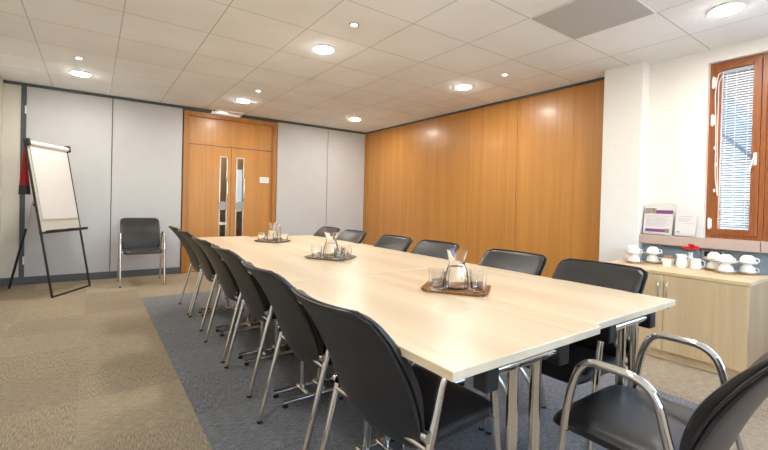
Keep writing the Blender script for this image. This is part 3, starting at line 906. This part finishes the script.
def textlines(n, z0, z1, a=.08, b=.92):
    return [('text_line', 'ink', a, b - (k % 3) * .08, z1 - (z1 - z0) * (k + .45) / n, z1 - (z1 - z0) * k / n) for k in range(n)]
leaflet('brochure_stand', 1.672, 1.442, .278, 'larger white leaflet with purple bands in a clear stand on the sill', [('purple_header', 'purple', .42, 1.0, .70, .82), ('header_photo', 'photo', .02, .42, .70, .88),
        ('purple_footer', 'purple', .08, .78, .10, .20), ('footer_photo', 'photo', .78, .92, .09, .22)] + textlines(9, .26, .64))
leaflet('notice_stand', 1.418, 1.268, .205, 'smaller plain white notice in a clear stand on the sill, beside the window', [('heading_line', 'ink', .15, .8, .84, .88), ('heading_line', 'ink', .4, .9, .56, .58), ('blue_mark', 'inkblue', .12, .24, .16, .22)] + textlines(3, .62, .78, .1, .8))

# ------------------------------------------------------------------ flip chart easel
A0, B0 = Vector((-.345, 5.68, 0)), Vector((-.015, 6.23, 0))
A1, B1 = Vector((-.612, 5.855, 1.715)), Vector((-.285, 6.405, 1.715))
fe = tag(empty('flip_chart', (-.37, 6.05, 0)), 'flip chart easel with white paper pad and black tripod legs', 'flip chart')
O = fe.location
ux = (B0 - A0).normalized(); uz = (A1 - A0).normalized(); un = ux.cross(uz).normalized()   # un points towards the back
if un.dot(Vector((-1, 1, 0))) < 0: un = -un
wdt = (B0 - A0).length; ln_ = (A1 - A0).length
def ep(a, b, c=0): return A0 - O + ux * a + uz * b + un * c
def ebox(bm, a0, a1, b0, b1, c0, c1, bevel=0):
    m_ = Matrix.Translation(A0 - O) @ Matrix((ux, uz, un)).transposed().to_4x4()
    box(bm, a0, a1, b0, b1, c0, c1, bevel=bevel, mtx=m_)
for a in (0, wdt): obj('leg', TB([ep(a, 0), ep(a, ln_ + .01)], .0115, 10), 'black', fe, smooth=True)
obj('foot_rail', TB([ep(0, .01), ep(wdt, .01)], .0105, 10), 'black', fe, smooth=True)
bm = bmesh.new(); ebox(bm, .012, wdt - .012, .73, ln_ - .02, -.008, .006); bd = obj('board', bm, 'board', fe)
bm = bmesh.new(); ebox(bm, .035, wdt - .035, .86, ln_ - .045, -.020, -.009); obj('paper_pad', bm, 'paper', fe)
bm = bmesh.new(); tube(bm, [ep(.02, ln_ - .035, -.022), ep(wdt - .02, ln_ - .035, -.022)], .026, 14); obj('paper_roll_clamp', bm, 'white', fe, smooth=True)
for a in (.006, wdt - .006):
    bm = bmesh.new(); ebox(bm, a - .018, a + .018, ln_ - .07, ln_ + .012, -.048, .012, bevel=.01); obj('clamp_knob', bm, 'black', fe, smooth=True)
bm = bmesh.new(); ebox(bm, -.03, wdt + .03, .705, .722, -.075, .0, bevel=.003); ebox(bm, -.03, wdt + .03, .722, .735, -.078, -.072); tr_ = obj('pen_tray', bm, 'black', fe)
bm = bmesh.new(); tube(bm, [ep(.10, .732, -.04), ep(.19, .732, -.045)], .008, 8); obj('red_marker', bm, 'red', tr_, smooth=True)
bm = bmesh.new(); tube(bm, [ep(.36, .732, -.04), ep(.46, .732, -.045)], .008, 8); obj('green_marker', bm, 'leaf', tr_, smooth=True)
# rear leg: pale upper tube telescoping into black
top = ep(wdt / 2, ln_ - .12, .015); foot = Vector((-.79, 6.45, 0.008)) - O
mid_ = top.lerp(foot, .55)
obj('rear_leg', TB([mid_, foot], .013, 10), 'black', fe, smooth=True)
obj('rear_leg_upper', TB([top, mid_.lerp(foot, .05)], .010, 10), 'steel', fe, smooth=True)
obj('head_plate', (lambda b_: (ebox(b_, wdt / 2 - .06, wdt / 2 + .06, ln_ - .17, ln_ - .07, .006, .03, bevel=.005), b_)[1])(bmesh.new()), 'black', fe)
bm = bmesh.new(); tube(bm, [ep(.0, 1.03, .012), ep(.04, 1.03, .02)], .016, 10); obj('clamp_screw', bm, 'black', fe, smooth=True)
# red and black cloth bag hanging behind the left upright
bgp = Vector((-.622, 5.99, 0))
bg = tag(empty('hanging_bag', (bgp.x, bgp.y, 1.30)), 'red and black tapered cloth bag hanging behind the flip chart left leg', 'bag')
def cone(bm, z0, z1, r0, r1, n=16, mi=0, sx=1.0, sy=.45):
    prev = None; N = 8
    for i in range(N + 1):
        t = i / N; z = z0 + (z1 - z0) * t; r = r0 + (r1 - r0) * t
        ring = [bm.verts.new((r * sx * math.cos(2 * PI * k / n) * (1 + .10 * math.cos(5 * 2 * PI * k / n)), r * sy * math.sin(2 * PI * k / n) * (1 + .1 * math.cos(5 * 2 * PI * k / n)), z)) for k in range(n)]
        if prev:
            for k in range(n): bm.faces.new((prev[k], prev[(k + 1) % n], ring[(k + 1) % n], ring[k])).material_index = mi
        else: bm.faces.new(ring[::-1])
        prev = ring
    bm.faces.new(prev)
bm = bmesh.new(); cone(bm, -.09, .36, .044, .008); obj('red_cloth', bm, 'red', bg, smooth=True)
bm = bmesh.new(); cone(bm, -.18, -.08, .050, .044); obj('black_base', bm, 'black', bg, smooth=True)

# ------------------------------------------------------------------ outside the window
ground = structure(obj('ground', BX(-12, 30, -24, 22, -3.2, -3.0), 'ground'))
nb = tag(empty('brick_building', (9.5, 6.5, -3)), 'red brick building wall seen outside through the window blind', 'building')
obj('brick_wall', BX(0, .3, -5.5, 6, 0, 11), 'brick', nb)
for yy in (-5, -3, 2):
    f_ = obj('building_window', BX(-.05, .0, yy, yy + 1.1, 7.4, 9.0), 'white', nb); obj('building_pane', BX(-.055, -.05, yy + .06, yy + 1.04, 7.46, 8.94), 'slate', f_)
an = tag(empty('glazed_annex', (7.2, 2.0, -3)), 'pale annex with a sloping blue grey roof outside below the brick building', 'building')
bm = bmesh.new(); prism(bm, [(-1.2, 0), (3, 0), (3, 8.5), (2.2, 8.5), (-1.2, 4.35)], 0, 1.6, 'x'); obj('annex_wall', bm, 'render', an)
bm = bmesh.new(); prism(bm, [(-1.3, 3.95), (2.2, 7.8), (2.2, 8.15), (-1.3, 4.3)], -.15, 1.8, 'x'); obj('annex_roof', bm, 'slate', an)
for k in range(3): obj('annex_window', BX(-.02, .0, -1 + k * .9, -.35 + k * .9, 1.5, 4.3), 'slate', an)

# ------------------------------------------------------------------ light
w = bpy.data.worlds.new('sky'); sc.world = w; w.use_nodes = True
nt = w.node_tree; bgn = nt.nodes['Background']
sky = nt.nodes.new('ShaderNodeTexSky'); sky.sky_type = 'NISHITA'; sky.sun_elevation = math.radians(40); sky.sun_rotation = math.radians(250); sky.sun_disc = False
nt.links.new(sky.outputs['Color'], bgn.inputs['Color']); bgn.inputs['Strength'].default_value = 0.8

su = bpy.data.lights.new('sun', 'SUN'); su.energy = 8; su.angle = .01; su.color = (1, .96, .9)
suo = bpy.data.objects.new('sun', su); C.objects.link(suo); suo.rotation_euler = (0, math.radians(-50), math.radians(-15))
for a, b in ((WYN, -.2), (-.2, .862)):
    pl = bpy.data.lights.new('daylight_portal', 'AREA'); pl.shape = 'RECTANGLE'; pl.size = WZ1 - WZ0; pl.size_y = b - a; pl.cycles.is_portal = True
    po = bpy.data.objects.new('daylight_portal', pl); C.objects.link(po); po.location = (XW + .15, (a + b) / 2, (WZ0 + WZ1) / 2); po.rotation_euler = (0, math.radians(90), 0)
pl = bpy.data.lights.new('daylight_portal', 'AREA'); pl.shape = 'RECTANGLE'; pl.size = NX1 - NX0; pl.size_y = NZ1 - NZ0; pl.cycles.is_portal = True
po = bpy.data.objects.new('daylight_portal', pl); C.objects.link(po); po.location = ((NX0 + NX1) / 2, YN - .15, (NZ0 + NZ1) / 2); po.rotation_euler = (math.radians(90), 0, 0)
cl = bpy.data.lights.new('corridor_lamp', 'POINT'); cl.energy = 8; cl.shadow_soft_size = .1; cl.color = (1, .88, .7)
clo = bpy.data.objects.new('corridor_lamp', cl); C.objects.link(clo); clo.location = (1.8, YF + .7, 2.3)

# ------------------------------------------------------------------ camera
Rv = Vector(((0.812842, -0.581935, 0.025274))); Uv = Vector(((-0.014339, 0.023386, 0.999624))); Fv = Vector(((0.582307, 0.812899, -0.010665)))
cd = bpy.data.cameras.new('camera'); cam = bpy.data.objects.new('camera', cd); C.objects.link(cam)
cam.matrix_world = Matrix(((Rv.x, Uv.x, -Fv.x, 0), (Rv.y, Uv.y, -Fv.y, 0), (Rv.z, Uv.z, -Fv.z, H), (0, 0, 0, 1)))
cd.sensor_width = 36; cd.sensor_fit = 'HORIZONTAL'; cd.lens = 406.464 / 768 * 36; cd.shift_y = -16.89 / 768; cd.clip_start = .02
sc.camera = cam
sc.view_settings.view_transform = 'Standard'; sc.view_settings.look = 'None'; sc.view_settings.gamma = 1; sc.view_settings.use_curve_mapping = False
sc.view_settings.exposure = 0.85
sc.cycles.max_bounces = 10; sc.cycles.transmission_bounces = 10; sc.cycles.diffuse_bounces = 5
